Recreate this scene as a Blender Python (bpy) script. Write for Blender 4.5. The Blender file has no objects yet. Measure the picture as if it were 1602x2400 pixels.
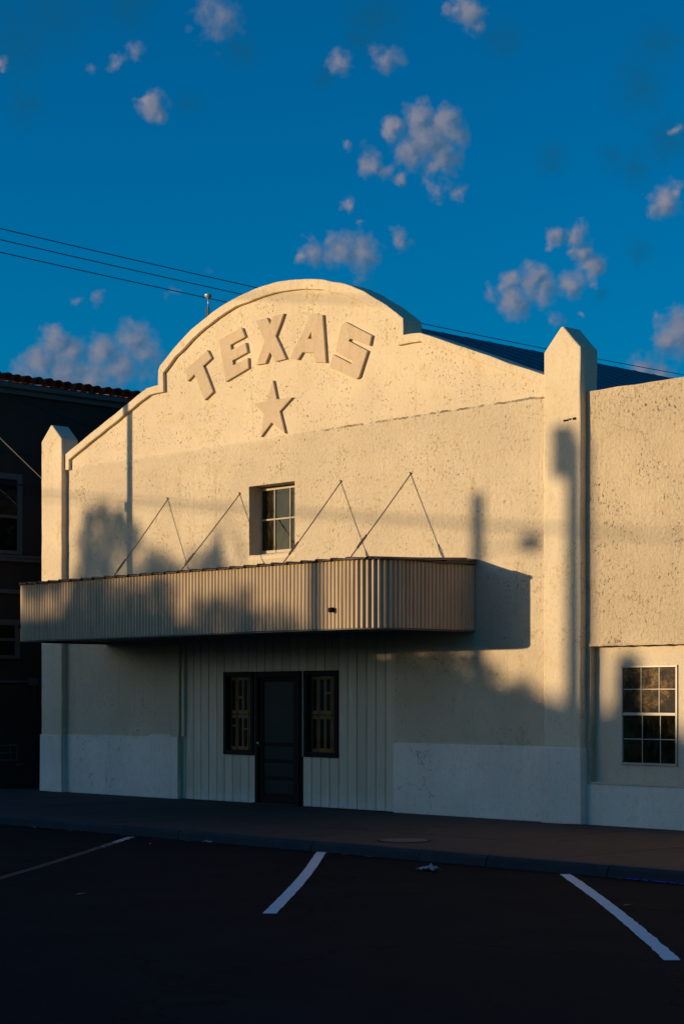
import bpy, bmesh, math, random
from mathutils import Vector, Matrix, noise
random.seed(7)
SC = bpy.context.scene
COL = SC.collection
rad = math.radians

# ------------------------------------------------------------------ camera
# A level 65 mm shift-lens view from across the street.
F = Vector((-0.72221625, 0.69166733, 0.0))      # view direction
R = Vector((0.69166733, 0.72221625, 0.0))       # camera right
cam_d = bpy.data.cameras.new('camera')
cam = bpy.data.objects.new('camera', cam_d)
COL.objects.link(cam)
cam.matrix_world = Matrix(((R.x, 0, -F.x, 22.0019), (R.y, 0, -F.y, -19.5544), (0, 1, 0, 1.7), (0, 0, 0, 1)))
cam_d.sensor_fit = 'VERTICAL'
cam_d.sensor_height = 36.0
cam_d.sensor_width = 24.0
cam_d.lens = 65.25
cam_d.shift_y = 435.0 / 2400.0
cam_d.clip_start = 0.1
cam_d.clip_end = 5000
SC.camera = cam

# ------------------------------------------------------------------ sun, sky, exposure
SUN = Vector((0.61, 1.0, -0.13)).normalized()   # direction the light travels
sun_el = math.asin(-SUN.z)
sun_az = math.atan2(-SUN.x, -SUN.y)
sd = bpy.data.lights.new('sun', 'SUN')
sd.energy = 3.65
sd.angle = rad(0.55)
sd.color = (1.0, 0.74, 0.43)
so = bpy.data.objects.new('sun', sd)
COL.objects.link(so)
so.rotation_euler = SUN.to_track_quat('-Z', 'Y').to_euler()
so.location = (-30, -50, 20)
SC.view_settings.view_transform = 'Standard'
SC.view_settings.look = 'None'
SC.view_settings.exposure = 0.35
SC.view_settings.gamma = 1.0
SC.view_settings.use_curve_mapping = False
SKY_STRENGTH = 0.13
CLOUD_LO = (0.34, 0.78, 1.4)
CLOUD_HI = (1.6, 1.55, 1.9)


class NT:
    """small helper for node trees"""
    def __init__(s, tree):
        s.t = tree
        s.n = tree.nodes
        s.l = tree.links

    def new(s, typ, **kw):
        nd = s.n.new(typ)
        for k, v in kw.items():
            setattr(nd, k, v)
        return nd

    def put(s, sock, v):
        if isinstance(v, bpy.types.NodeSocket):
            s.l.new(v, sock)
        elif isinstance(v, (tuple, list)) and len(v) == 3 and sock.type == 'RGBA':
            sock.default_value = (*v, 1)
        else:
            sock.default_value = v

    def math(s, op, a, b=0.0, c=None, clamp=False):
        nd = s.new('ShaderNodeMath', operation=op, use_clamp=clamp)
        s.put(nd.inputs[0], a)
        s.put(nd.inputs[1], b)
        if c is not None:
            s.put(nd.inputs[2], c)
        return nd.outputs[0]

    def vmath(s, op, a, b=None, scale=None):
        nd = s.new('ShaderNodeVectorMath', operation=op)
        s.put(nd.inputs[0], a)
        if b is not None:
            s.put(nd.inputs[1], b)
        if scale is not None:
            s.put(nd.inputs['Scale'], scale)
        return nd.outputs['Value'] if op in ('DISTANCE', 'DOT_PRODUCT', 'LENGTH') else nd.outputs['Vector']

    def noise(s, vec, scale=5.0, detail=2.0, rough=0.5, dist=0.0, col=False):
        nd = s.new('ShaderNodeTexNoise')
        s.put(nd.inputs['Vector'], vec)
        nd.inputs['Scale'].default_value = scale
        nd.inputs['Detail'].default_value = detail
        nd.inputs['Roughness'].default_value = rough
        nd.inputs['Distortion'].default_value = dist
        return nd.outputs['Color' if col else 'Fac']

    def vor(s, vec, scale=5.0, feature='F1', rnd=1.0):
        nd = s.new('ShaderNodeTexVoronoi', feature=feature)
        s.put(nd.inputs['Vector'], vec)
        nd.inputs['Scale'].default_value = scale
        nd.inputs['Randomness'].default_value = rnd
        return nd.outputs['Distance']

    def ramp(s, fac, a, b, smooth=True):
        """smooth step from a to b"""
        nd = s.new('ShaderNodeMapRange', interpolation_type='SMOOTHSTEP' if smooth else 'LINEAR')
        nd.clamp = True
        s.put(nd.inputs['Value'], fac)
        s.put(nd.inputs['From Min'], a)
        s.put(nd.inputs['From Max'], b)
        return nd.outputs['Result']

    def mix(s, fac, a, b, blend='MIX'):
        nd = s.new('ShaderNodeMix', data_type='RGBA', blend_type=blend)
        s.put(nd.inputs[0], fac)
        s.put(nd.inputs[6], a)
        s.put(nd.inputs[7], b)
        return nd.outputs[2]

    def scaled(s, vec, sc):
        return s.vmath('MULTIPLY', vec, sc)


# clouds in the northern sky: bearing, altitude, radius and density of each puff
CL = [(353, 250, 36, 1), (372, 268, 26, 1), (336, 240, 20, .9), (511, 46, 60, .55), (470, 30, 30, .5), (273, 153, 22, .6), (312, 122, 24, .5),
      (6, 153, 18, .7), (207, 156, 16, .3), (795, 148, 30, .8), (1102, 28, 44, 1), (1122, 60, 24, .8), (1062, 22, 26, .7),
      (911, 140, 34, .65), (880, 112, 24, .5), (935, 146, 18, .5), (918, 300, 30, .9), (985, 282, 42, 1), (1045, 285, 44, 1), (1062, 310, 36, .9),
      (1000, 330, 62, 1), (960, 360, 42, .9), (1035, 372, 40, .95), (1020, 395, 26, .6), (872, 383, 30, .8), (900, 398, 22, .65), (938, 415, 20, .7), (862, 352, 22, .25),
      (1031, 448, 26, .65), (1078, 455, 22, .55), (1010, 432, 16, .4), (814, 342, 14, .5), (816, 482, 18, .55), (837, 524, 11, .5),
      (941, 565, 28, .75), (847, 596, 46, .9), (800, 590, 44, .8), (736, 594, 36, .75), (708, 603, 20, .7), (780, 565, 20, .6), (845, 640, 26, .35),
      (1557, 478, 42, .95), (1580, 448, 22, .7), (1530, 488, 22, .7), (1580, 300, 13, .5), (1300, 555, 28, .8), (1285, 575, 18, .6), (1352, 552, 30, .85), (1368, 590, 28, .85),
      (1388, 622, 34, .9), (1340, 592, 14, .5), (176, 709, 17, .5), (228, 706, 22, .55), (411, 681, 16, .25), (490, 642, 13, .25),
      (138, 802, 44, .85), (95, 847, 46, .9), (170, 830, 44, .9), (240, 827, 46, .85), (312, 798, 50, .8), (345, 826, 44, .75), (150, 876, 62, .95), (281, 862, 50, .8), (215, 892, 55, .85), (60, 872, 34, .6), (345, 880, 40, .35),
      (1196, 665, 32, .8), (1248, 656, 42, .85), (1208, 712, 42, .9), (1276, 684, 40, .8), (1338, 664, 36, .75), (1388, 662, 18, .5), (1150, 690, 26, .4), (1304, 746, 20, .4), (1362, 735, 10, .4),
      (1590, 782, 58, 1), (1560, 795, 36, .9), (1596, 735, 28, .6), (1534, 746, 12, .45), (1505, 866, 40, .7), (1545, 880, 34, .7)]
DARK = [(40, 95, 120), (130, 30, 110), (300, 10, 90), (60, 250, 60), (760, 180, 34), (560, 110, 60), (880, 40, 90), (840, 90, 50), (1540, 100, 70), (1500, 200, 90), (1560, 330, 70), (1490, 400, 60), (1180, 90, 60), (1370, 590, 26), (1500, 590, 40), (1410, 690, 26), (440, 245, 36), (1290, 370, 50), (1445, 365, 40)]


def view_dir(px, py):
    v = F + R * ((px - 801.0) / 4350.0) + Vector((0, 0, (1635.0 - py) / 4350.0))
    return v.normalized(), v.length


world = bpy.data.worlds.new('World')
SC.world = world
world.use_nodes = True
w = NT(world.node_tree)
w.n.clear()
out = w.new('ShaderNodeOutputWorld')
bg = w.new('ShaderNodeBackground')
sky = w.new('ShaderNodeTexSky', sky_type='NISHITA')
sky.sun_disc = False
sky.sun_elevation = sun_el
sky.sun_rotation = sun_az
sky.altitude = 900
sky.air_density = 1.0
sky.dust_density = 2.5
sky.ozone_density = 3.6
hs = w.new('ShaderNodeHueSaturation')
hs.inputs['Saturation'].default_value = 1.42
hs.inputs['Value'].default_value = 1.0
w.l.new(sky.outputs[0], hs.inputs['Color'])
skycol = hs.outputs[0]
tc = w.new('ShaderNodeTexCoord')
dirv = w.vmath('NORMALIZE', tc.outputs['Generated'])
warp1 = w.vmath('SUBTRACT', w.noise(dirv, 70, 3, .55, col=True), (0.5, 0.5, 0.5))
warp2 = w.vmath('SUBTRACT', w.noise(dirv, 150, 3, .5, col=True), (0.5, 0.5, 0.5))
wd = w.vmath('ADD', dirv, w.vmath('SCALE', warp1, scale=0.011))
wd = w.vmath('ADD', wd, w.vmath('SCALE', warp2, scale=0.0075))


def blob_field(blobs, vec):
    acc = None
    for c, r, a in blobs:
        d = w.vmath('DISTANCE', vec, tuple(c))
        f = w.math('MULTIPLY_ADD', d, -a / r, a)
        acc = f if acc is None else w.math('SMOOTH_MAX', acc, f, .28)
    return acc


blobs = []
for px, py, r, a in CL:
    c, ln = view_dir(px, py)
    blobs.append((c, r * 1.26 / 4350 / ln, a))
fld = blob_field(blobs, wd)
sunward = (-SUN + Vector((0, 0, .35))).normalized() * .0042
fld_sun = blob_field(blobs, w.vmath('ADD', wd, tuple(sunward)))
dblobs = []
for px, py, r in DARK:
    c, ln = view_dir(px, py)
    dblobs.append((c, r * 1.3 / 4350 / ln, 0.6))
dfld = blob_field(dblobs, wd)
fine = w.noise(dirv, 190, 4, .52)
dens = w.math('ADD', fld, w.math('MULTIPLY_ADD', fine, 0.7, -0.35))
alpha = w.math('MULTIPLY', w.ramp(dens, 0.02, 0.72), 0.92)
tone = w.noise(w.vmath('ADD', dirv, (0.004, 0.003, 0.004)), 110, 3, .5)
shade = w.math('ADD', w.math('MULTIPLY_ADD', w.math('SUBTRACT', fld, fld_sun), 1.2, .12), w.math('MULTIPLY_ADD', tone, .9, -.25), clamp=True)
ccol = w.mix(shade, CLOUD_LO, CLOUD_HI)
dalpha = w.math('MULTIPLY', w.ramp(w.math('ADD', dfld, w.math('MULTIPLY_ADD', fine, 0.5, -0.25)), 0.05, 0.7), 0.4)
skyd = w.mix(dalpha, skycol, (0.05, 0.50, 0.85))
w.put(bg.inputs['Color'], w.mix(alpha, skyd, ccol))
bg.inputs['Strength'].default_value = SKY_STRENGTH
# the rest of the sky carries the same scattered small clouds, from noise alone
bg2 = w.new('ShaderNodeBackground')
far = w.math('MULTIPLY', w.ramp(w.noise(dirv, 26, 4, .6), .60, .72), w.ramp(w.noise(dirv, 6, 1, .5), .45, .6))
w.put(bg2.inputs['Color'], w.mix(w.math('MULTIPLY', far, .8), skycol, w.mix(.5, CLOUD_LO, CLOUD_HI)))
bg2.inputs['Strength'].default_value = SKY_STRENGTH
axis, _ = view_dir(801, 430)
near = w.math('GREATER_THAN', w.vmath('DOT_PRODUCT', dirv, tuple(axis)), math.cos(rad(13.5)))
msh = w.new('ShaderNodeMixShader')
w.l.new(near, msh.inputs[0])
w.l.new(bg2.outputs[0], msh.inputs[1])
w.l.new(bg.outputs[0], msh.inputs[2])
w.l.new(msh.outputs[0], out.inputs['Surface'])
world.cycles.sampling_method = 'MANUAL'
world.cycles.sample_map_resolution = 512

# ------------------------------------------------------------------ materials
MATS = {}


def base_mat(name):
    m = bpy.data.materials.new(name)
    m.use_nodes = True
    t = NT(m.node_tree)
    b = m.node_tree.nodes['Principled BSDF']
    MATS[name] = m
    return m, t, b


def bump(t, b, height, strength, dist):
    nd = t.new('ShaderNodeBump')
    nd.inputs['Strength'].default_value = strength
    nd.inputs['Distance'].default_value = dist
    t.put(nd.inputs['Height'], height)
    t.l.new(nd.outputs[0], b.inputs['Normal'])


def plain(name, col, rough=0.7, metal=0.0, var=0.15, scale=6.0, bmp=0.0, spec=0.3):
    m, t, b = base_mat(name)
    g = t.new('ShaderNodeNewGeometry').outputs['Position']
    n = t.noise(g, scale, 5, .6)
    oi = t.new('ShaderNodeObjectInfo').outputs['Random']
    k = t.math('ADD', t.math('MULTIPLY_ADD', n, 2 * var, 1 - var), t.math('MULTIPLY_ADD', oi, var * .5, -var * .25))
    c = t.vmath('SCALE', col, scale=k)
    t.put(b.inputs['Base Color'], c)
    b.inputs['Roughness'].default_value = rough
    b.inputs['Metallic'].default_value = metal
    b.inputs['Specular IOR Level'].default_value = spec
    if bmp:
        bump(t, b, t.noise(g, scale * 12, 4, .6), 0.6, bmp)
    return m


def stucco(name, col, rough_lo=0.0, grain=0.012, smooth_above=None, pits=1.0, lichen=0.0, seam=False, cracks=0.35):
    """cream stucco: grain, pits, faint streaks, lichen and hairline cracks"""
    m, t, b = base_mat(name)
    P = t.new('ShaderNodeNewGeometry').outputs['Position']
    sp = t.new('ShaderNodeSeparateXYZ')
    t.l.new(P, sp.inputs[0])
    X, Y, Z = sp.outputs
    if smooth_above is not None:
        wob = t.math('MULTIPLY_ADD', t.noise(P, 1.2, 3, .6), 0.14, -0.07)
        rmask = t.ramp(t.math('ADD', Z, wob), smooth_above + .03, smooth_above - .05)
        rmask = t.math('MULTIPLY_ADD', rmask, 0.6, 0.4)
    else:
        rmask = 1.0
    g1 = t.noise(t.scaled(P, (1, 1, .7)), 27, 6, .78)
    g2 = t.noise(P, 16, 3, .6)
    h = t.math('ADD', g1, t.math('MULTIPLY', g2, .6))
    h = t.math('MULTIPLY', h, rmask)
    big = t.noise(P, .8, 5, .6)
    mid = t.noise(P, 3.2, 5, .65)
    streak = t.noise(t.scaled(P, (5.5, 5.5, .45)), 1.6, 4, .6)
    c = t.mix(t.ramp(big, .35, .7), tuple(x * .9 for x in col), tuple(min(1, x * 1.06) for x in col))
    c = t.mix(t.math('MULTIPLY', t.ramp(mid, .46, .70), .42), c, (col[0] * .8, col[1] * .74, col[2] * .62))
    c = t.mix(t.math('MULTIPLY', t.ramp(streak, .52, .76), .42), c, (col[0] * .72, col[1] * .68, col[2] * .58))
    # grain valleys are coloured darker
    c = t.mix(t.math('MULTIPLY', t.math('MULTIPLY', t.ramp(g1, .48, .36), rmask), .3), c, (col[0] * .5, col[1] * .42, col[2] * .3))
    # scattered dark pits, clustered
    clus = t.ramp(t.noise(P, 1.7, 4, .7), .42, .62)
    pv = t.noise(t.scaled(P, (1, 1, .65)), 30, 4, .7)
    pm = t.math('MULTIPLY', t.ramp(pv, .592, .665), t.math('MULTIPLY', clus, .85 * pits))
    c = t.mix(pm, c, (.07, .055, .03))
    h = t.math('SUBTRACT', h, t.math('MULTIPLY', pm, .8))
    if lichen:
        lm = t.math('MULTIPLY', t.ramp(t.noise(P, 1.6, 3, .6), .55, .68), t.ramp(t.noise(P, 17, 4, .7), .50, .62))
        c = t.mix(t.math('MULTIPLY', lm, lichen), c, (.30, .27, .06))
    if seam:
        wob = t.math('MULTIPLY_ADD', t.noise(t.scaled(P, (1, 0, 0)), 5, 5, .7), .09, 5.772)
        d = t.math('ABSOLUTE', t.math('SUBTRACT', Z, wob))
        on = t.math('MULTIPLY', t.ramp(d, .016, .004), t.ramp(t.math('ADD', X, t.math('MULTIPLY', t.noise(P, 3, 3, .6), 7)), 3.2, 6.2))
        on = t.math('MULTIPLY', on, t.ramp(t.noise(P, 4, 4, .7), .36, .6))
        c = t.mix(t.math('MULTIPLY', on, .7), c, (.13, .095, .045))
        h = t.math('SUBTRACT', h, t.math('MULTIPLY', on, .9))
        up = t.ramp(t.math('SUBTRACT', Z, wob), -.012, .0)
        h = t.math('SUBTRACT', h, t.math('MULTIPLY', up, .1))
    if cracks:
        iso = t.math('ABSOLUTE', t.math('SUBTRACT', t.noise(P, .8, 7, .6), .5))
        cm = t.math('MULTIPLY', t.ramp(iso, .0028, .0006), t.ramp(t.noise(t.vmath('ADD', P, (7, 3, 5)), .8, 2, .5), .55, .6))
        c = t.mix(t.math('MULTIPLY', cm, cracks), c, (.06, .05, .035))
        h = t.math('SUBTRACT', h, t.math('MULTIPLY', cm, .9 * cracks))
    t.put(b.inputs['Base Color'], c)
    b.inputs['Roughness'].default_value = .92
    b.inputs['Specular IOR Level'].default_value = .15
    bump(t, b, h, 1.0, grain)
    return m


CREAM = (.73, .60, .42)
stucco('facade_stucco', CREAM, grain=.028, smooth_above=5.82, seam=True, lichen=.6, cracks=0)
stucco('coping_stucco', (.74, .61, .43), grain=.008, pits=.5, lichen=.8, cracks=0)
stucco('pilaster_stucco', (.73, .60, .42), grain=.006, pits=.25, lichen=.35, cracks=.5)
stucco('base_stucco', (.84, .745, .62), grain=.008, pits=.15, cracks=.6)
stucco('wing_stucco', (.69, .56, .38), grain=.03, cracks=.25, pits=1.0)
stucco('panel_stucco', (.68, .565, .41), grain=.005, pits=.1, cracks=.2)
stucco('letter_stucco', (.60, .465, .32), grain=.002, pits=.12, cracks=.25)
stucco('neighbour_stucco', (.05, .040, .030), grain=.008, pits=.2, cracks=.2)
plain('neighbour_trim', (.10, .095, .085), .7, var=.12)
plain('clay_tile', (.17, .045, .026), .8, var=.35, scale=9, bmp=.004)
plain('dark_frame', (.007, .009, .0095), .6, spec=.08, var=.3)
plain('door_paint', (.006, .007, .0075), .6, spec=.08, var=.3)
plain('window_frame_paint', (.48, .40, .29), .6, var=.2, scale=14, bmp=.002)
plain('aluminium', (.36, .33, .28), .5, metal=.3, var=.12)
plain('brass', (.5, .42, .28), .3, metal=1.0)
plain('soffit_paint', (.10, .10, .095), .8, var=.25)
plain('galvanised', (.42, .43, .44), .45, metal=.8, var=.2)
plain('roof_edge_metal', (.085, .065, .055), .6, var=.35, scale=5)
plain('flashing', (.62, .58, .53), .4, metal=.4, var=.25, scale=12)
plain('rod_steel', (.16, .125, .095), .6, metal=.3, var=.4, scale=20)
plain('dark_roof', (.035, .045, .06), .5, var=.2, scale=2)
plain('cable', (.012, .012, .013), .6)
plain('bare_cable', (.62, .5, .33), .5, var=.2)
plain('pole_wood', (.12, .085, .06), .9, var=.3)
plain('pole_steel', (.25, .25, .25), .6, metal=.2)
plain('shutter_wood', (.62, .25, .065), .6, var=.4, scale=8)
plain('interior', (.03, .028, .02), .9)
plain('trunk', (.10, .075, .05), .95, var=.3)
plain('paper', (.34, .36, .36), .8, var=.2)
plain('blue_plastic', (.02, .04, .62), .35)
plain('dry_leaf', (.32, .19, .06), .9, var=.4)
plain('far_wall', (.36, .27, .19), .9, var=.2)


def leaf_mat():
    m, t, b = base_mat('leaf')
    oi = t.new('ShaderNodeNewGeometry').outputs['Random Per Island']
    t.put(b.inputs['Base Color'], t.mix(oi, (.035, .06, .018), (.09, .12, .035)))
    b.inputs['Roughness'].default_value = .7


leaf_mat()


def fascia_mat():
    m, t, b = base_mat('fascia_paint')
    P = t.new('ShaderNodeNewGeometry').outputs['Position']
    sp = t.new('ShaderNodeSeparateXYZ')
    t.l.new(P, sp.inputs[0])
    st = t.noise(t.scaled(P, (7, 7, .5)), 2.2, 5, .6)
    c = t.mix(t.ramp(st, .4, .72), (.46, .345, .22), (.34, .25, .155))
    rim = t.math('MULTIPLY', t.ramp(t.math('ADD', sp.outputs[2], t.math('MULTIPLY', st, .35)), 3.62, 3.86), .75)
    c = t.mix(rim, c, (.42, .26, .085))
    c = t.mix(t.math('MULTIPLY', t.ramp(t.noise(P, 22, 4, .7), .62, .75), .4), c, (.22, .13, .07))
    t.put(b.inputs['Base Color'], c)
    b.inputs['Roughness'].default_value = .5
    b.inputs['Specular IOR Level'].default_value = .35


fascia_mat()


def board_mat():
    m, t, b = base_mat('board_paint')
    P = t.new('ShaderNodeNewGeometry').outputs['Position']
    oi = t.new('ShaderNodeObjectInfo').outputs['Random']
    sp = t.new('ShaderNodeSeparateXYZ')
    t.l.new(P, sp.inputs[0])
    c = t.mix(oi, (.55, .475, .33), (.65, .57, .42))
    st = t.noise(t.scaled(P, (8, 1, .7)), 2.0, 5, .6)
    c = t.mix(t.math('MULTIPLY', t.ramp(st, .55, .72), .55), c, (.78, .77, .72))
    low = t.math('MULTIPLY', t.ramp(t.math('ADD', sp.outputs[2], t.math('MULTIPLY', t.noise(P, 7, 4, .6), .5)), .55, .2), .5)
    c = t.mix(low, c, (.74, .73, .69))
    c = t.mix(t.math('MULTIPLY', t.ramp(t.noise(t.scaled(P, (60, 1, 3)), 1.0, 4, .6), .5, .75), .18), c, (.2, .19, .15))
    t.put(b.inputs['Base Color'], c)
    b.inputs['Roughness'].default_value = .8
    b.inputs['Specular IOR Level'].default_value = .2
    bump(t, b, t.noise(t.scaled(P, (90, 1, 4)), 1.0, 4, .6), .5, .003)


board_mat()


def asphalt_mat():
    m, t, b = base_mat('asphalt')
    P = t.new('ShaderNodeNewGeometry').outputs['Position']
    n = t.noise(P, 1.1, 6, .65)
    s = t.noise(P, 70, 3, .7)
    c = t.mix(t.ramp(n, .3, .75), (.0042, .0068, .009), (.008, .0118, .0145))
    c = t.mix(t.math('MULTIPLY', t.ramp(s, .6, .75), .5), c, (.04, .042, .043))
    wp = t.vmath('ADD', P, t.vmath('SCALE', t.noise(P, 1.6, 5, .7, col=True), scale=1.1))
    e = t.vor(wp, .30, 'DISTANCE_TO_EDGE')
    cm = t.math('MULTIPLY', t.ramp(e, .007, .002), t.ramp(t.noise(P, .4, 3, .5), .42, .5))
    c = t.mix(cm, c, (.006, .006, .006))
    t.put(b.inputs['Base Color'], c)
    b.inputs['Roughness'].default_value = .9
    b.inputs['Specular IOR Level'].default_value = .06
    bump(t, b, t.math('SUBTRACT', s, t.math('MULTIPLY', cm, 2)), 1.0, .012)


asphalt_mat()


def walk_mat():
    m, t, b = base_mat('sidewalk_concrete')
    P = t.new('ShaderNodeNewGeometry').outputs['Position']
    sp = t.new('ShaderNodeSeparateXYZ')
    t.l.new(P, sp.inputs[0])
    oi = t.new('ShaderNodeObjectInfo').outputs['Random']
    n = t.noise(P, .7, 5, .6)
    edge = t.ramp(t.math('ADD', sp.outputs[0], t.math('MULTIPLY_ADD', n, 3.0, -1.5)), -1.0, 6.5)   # darker and greyer at the far end, browner to the right
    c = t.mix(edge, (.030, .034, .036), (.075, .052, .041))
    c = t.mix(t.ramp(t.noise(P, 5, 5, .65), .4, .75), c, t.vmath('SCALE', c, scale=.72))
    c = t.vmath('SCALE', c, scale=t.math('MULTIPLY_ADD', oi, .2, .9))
    wp = t.vmath('ADD', P, t.vmath('SCALE', t.noise(P, 2.6, 5, .7, col=True), scale=.6))
    e = t.vor(wp, .45, 'DISTANCE_TO_EDGE')
    cm = t.math('MULTIPLY', t.ramp(e, .006, .002), t.ramp(t.noise(P, .6, 2, .5), .5, .58))
    c = t.mix(cm, c, (.012, .011, .01))
    t.put(b.inputs['Base Color'], c)
    b.inputs['Roughness'].default_value = .85
    b.inputs['Specular IOR Level'].default_value = .25
    bump(t, b, t.math('SUBTRACT', t.noise(P, 55, 4, .7), cm), 1.0, .006)


walk_mat()
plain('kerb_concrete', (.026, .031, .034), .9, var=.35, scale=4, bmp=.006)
plain('cover_metal', (.13, .105, .078), .6, var=.25, scale=10, bmp=.004)


def paint_mat():
    m, t, b = base_mat('road_paint')
    P = t.new('ShaderNodeNewGeometry').outputs['Position']
    oi = t.new('ShaderNodeObjectInfo')
    n = t.noise(P, 28, 5, .75)
    k = t.math('ADD', n, t.math('MULTIPLY', t.noise(P, 3, 3, .6), .35))
    thr = t.new('ShaderNodeAttribute', attribute_type='OBJECT', attribute_name='wear').outputs['Fac']
    fade = t.new('ShaderNodeAttribute', attribute_type='OBJECT', attribute_name='fade').outputs['Fac']
    gen = t.new('ShaderNodeSeparateXYZ')
    t.l.new(t.new('ShaderNodeTexCoord').outputs['Generated'], gen.inputs[0])
    thr = t.math('MULTIPLY_ADD', gen.outputs[0], fade, thr)
    mask = t.ramp(k, t.math('ADD', thr, -.05), t.math('ADD', thr, .06))
    c = t.mix(t.noise(P, 7, 4, .6), (.56, .56, .57), (.74, .74, .75))
    t.put(b.inputs['Base Color'], t.mix(mask, (.009, .011, .013), c))
    b.inputs['Roughness'].default_value = .75
    bump(t, b, t.noise(P, 70, 3, .7), .8, .006)


paint_mat()


def glass_mat(name, tint=(.8, .85, .85), rough=.03, dust=.06, dustcol=(.3, .24, .15)):
    m, t, b = base_mat(name)
    P = t.new('ShaderNodeNewGeometry').outputs['Position']
    t.n.remove(b)
    o = t.n['Material Output']
    tr = t.new('ShaderNodeBsdfTransparent')
    t.put(tr.inputs[0], tint)
    gl = t.new('ShaderNodeBsdfGlossy')
    gl.inputs['Roughness'].default_value = rough
    df = t.new('ShaderNodeBsdfDiffuse')
    t.put(df.inputs[0], dustcol)
    lw = t.new('ShaderNodeLayerWeight')
    lw.inputs['Blend'].default_value = .5
    fres = t.math('MULTIPLY_ADD', t.math('POWER', lw.outputs['Facing'], 5.0), .9, .045)
    bp = t.new('ShaderNodeBump')
    bp.inputs['Strength'].default_value = .08
    bp.inputs['Distance'].default_value = .02
    t.put(bp.inputs['Height'], t.noise(P, 3, 2, .5))
    t.l.new(bp.outputs[0], gl.inputs['Normal'])
    m1 = t.new('ShaderNodeMixShader')
    t.put(m1.inputs[0], fres)
    t.l.new(tr.outputs[0], m1.inputs[1])
    t.l.new(gl.outputs[0], m1.inputs[2])
    m2 = t.new('ShaderNodeMixShader')
    streaky = t.math('MULTIPLY', t.noise(t.scaled(P, (30, 30, 9)), 1.0, 5, .75), t.noise(P, 5, 5, .7))
    t.put(m2.inputs[0], t.math('MULTIPLY', t.ramp(streaky, .16, .42), dust))
    t.l.new(m1.outputs[0], m2.inputs[1])
    t.l.new(df.outputs[0], m2.inputs[2])
    t.l.new(m2.outputs[0], o.inputs['Surface'])


glass_mat('clear_glass', dust=.03, dustcol=(.2, .2, .18))
glass_mat('dusty_reflection_glass', tint=(.6, .58, .42), dust=.14, dustcol=(.26, .21, .10))  # olive tint and dust colour also stand in for the reflected street
def screen_mat():
    m, t, b = base_mat('screened_glass')
    P = t.new('ShaderNodeNewGeometry').outputs['Position']
    n = t.math('MULTIPLY', t.noise(t.scaled(P, (1, 1, 2.2)), 38, 5, .8), t.noise(P, 6, 4, .6))
    t.put(b.inputs['Base Color'], t.mix(t.ramp(n, .2, .42), (.012, .009, .006), (.30, .17, .05)))
    b.inputs['Roughness'].default_value = .55
    b.inputs['Specular IOR Level'].default_value = .12


screen_mat()
plain('door_glass', (.009, .024, .026), .4, var=.35, scale=3, spec=.1)


# ------------------------------------------------------------------ mesh helpers
def link(name, me, mat, parent=None, label=None):
    o = bpy.data.objects.new(name, me)
    COL.objects.link(o)
    if mat and not me.materials:
        me.materials.append(MATS[mat])
    if parent is not None:
        attach(o, parent)
    if label:
        o['label'] = label
    return o


def attach(o, parent):
    o.parent = parent
    if parent.type == 'EMPTY':
        o.matrix_parent_inverse = Matrix.Translation(-parent.location)


def mesh(name, verts, faces, mat, parent=None, smooth=False, label=None):
    me = bpy.data.meshes.new(name)
    me.from_pydata(verts, [], faces)
    me.update()
    if smooth:
        me.polygons.foreach_set('use_smooth', [True] * len(me.polygons))
    return link(name, me, mat, parent, label)


def bm_mesh(name, bm, mat, parent=None, smooth=False, label=None):
    bmesh.ops.recalc_face_normals(bm, faces=bm.faces)
    me = bpy.data.meshes.new(name)
    bm.to_mesh(me)
    bm.free()
    if smooth:
        me.polygons.foreach_set('use_smooth', [True] * len(me.polygons))
    return link(name, me, mat, parent, label)


def add_box(bm, x0, x1, y0, y1, z0, z1, bev=0.0):
    vs = [bm.verts.new((x, y, z)) for x in (x0, x1) for y in (y0, y1) for z in (z0, z1)]
    fs = [(0, 1, 3, 2), (4, 6, 7, 5), (0, 4, 5, 1), (2, 3, 7, 6), (0, 2, 6, 4), (1, 5, 7, 3)]
    nf = [bm.faces.new([vs[i] for i in f]) for f in fs]
    if bev:
        es = list({e for f in nf for e in f.edges})
        bmesh.ops.bevel(bm, geom=es, offset=bev, segments=1, affect='EDGES')


def box(name, x0, x1, y0, y1, z0, z1, mat, parent=None, bev=0.004, label=None):
    bm = bmesh.new()
    add_box(bm, x0, x1, y0, y1, z0, z1, bev)
    return bm_mesh(name, bm, mat, parent, label=label)


def boxes(name, lst, mat, parent=None, bev=0.0, label=None):
    bm = bmesh.new()
    for b in lst:
        add_box(bm, *b, bev)
    return bm_mesh(name, bm, mat, parent, label=label)


def add_tube(bm, path, r, n=8, caps=True):
    rings = []
    path = [Vector(p) for p in path]
    rr = r if isinstance(r, (list, tuple)) else [r] * len(path)
    for i, p in enumerate(path):
        a = path[max(0, i - 1)]
        c = path[min(len(path) - 1, i + 1)]
        d = (c - a).normalized()
        u = d.cross(Vector((0, 0, 1)))
        if u.length < 1e-3:
            u = Vector((1, 0, 0))
        u.normalize()
        v = d.cross(u)
        rings.append([bm.verts.new(p + (u * math.cos(2 * math.pi * k / n) + v * math.sin(2 * math.pi * k / n)) * rr[i]) for k in range(n)])
    for a, c in zip(rings, rings[1:]):
        for k in range(n):
            bm.faces.new((a[k], a[(k + 1) % n], c[(k + 1) % n], c[k]))
    if caps:
        bm.faces.new(rings[0][::-1])
        bm.faces.new(rings[-1])


def tube(name, path, r, mat, parent=None, n=8, label=None):
    bm = bmesh.new()
    add_tube(bm, path, r, n)
    return bm_mesh(name, bm, mat, parent, smooth=True, label=label)


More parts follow.
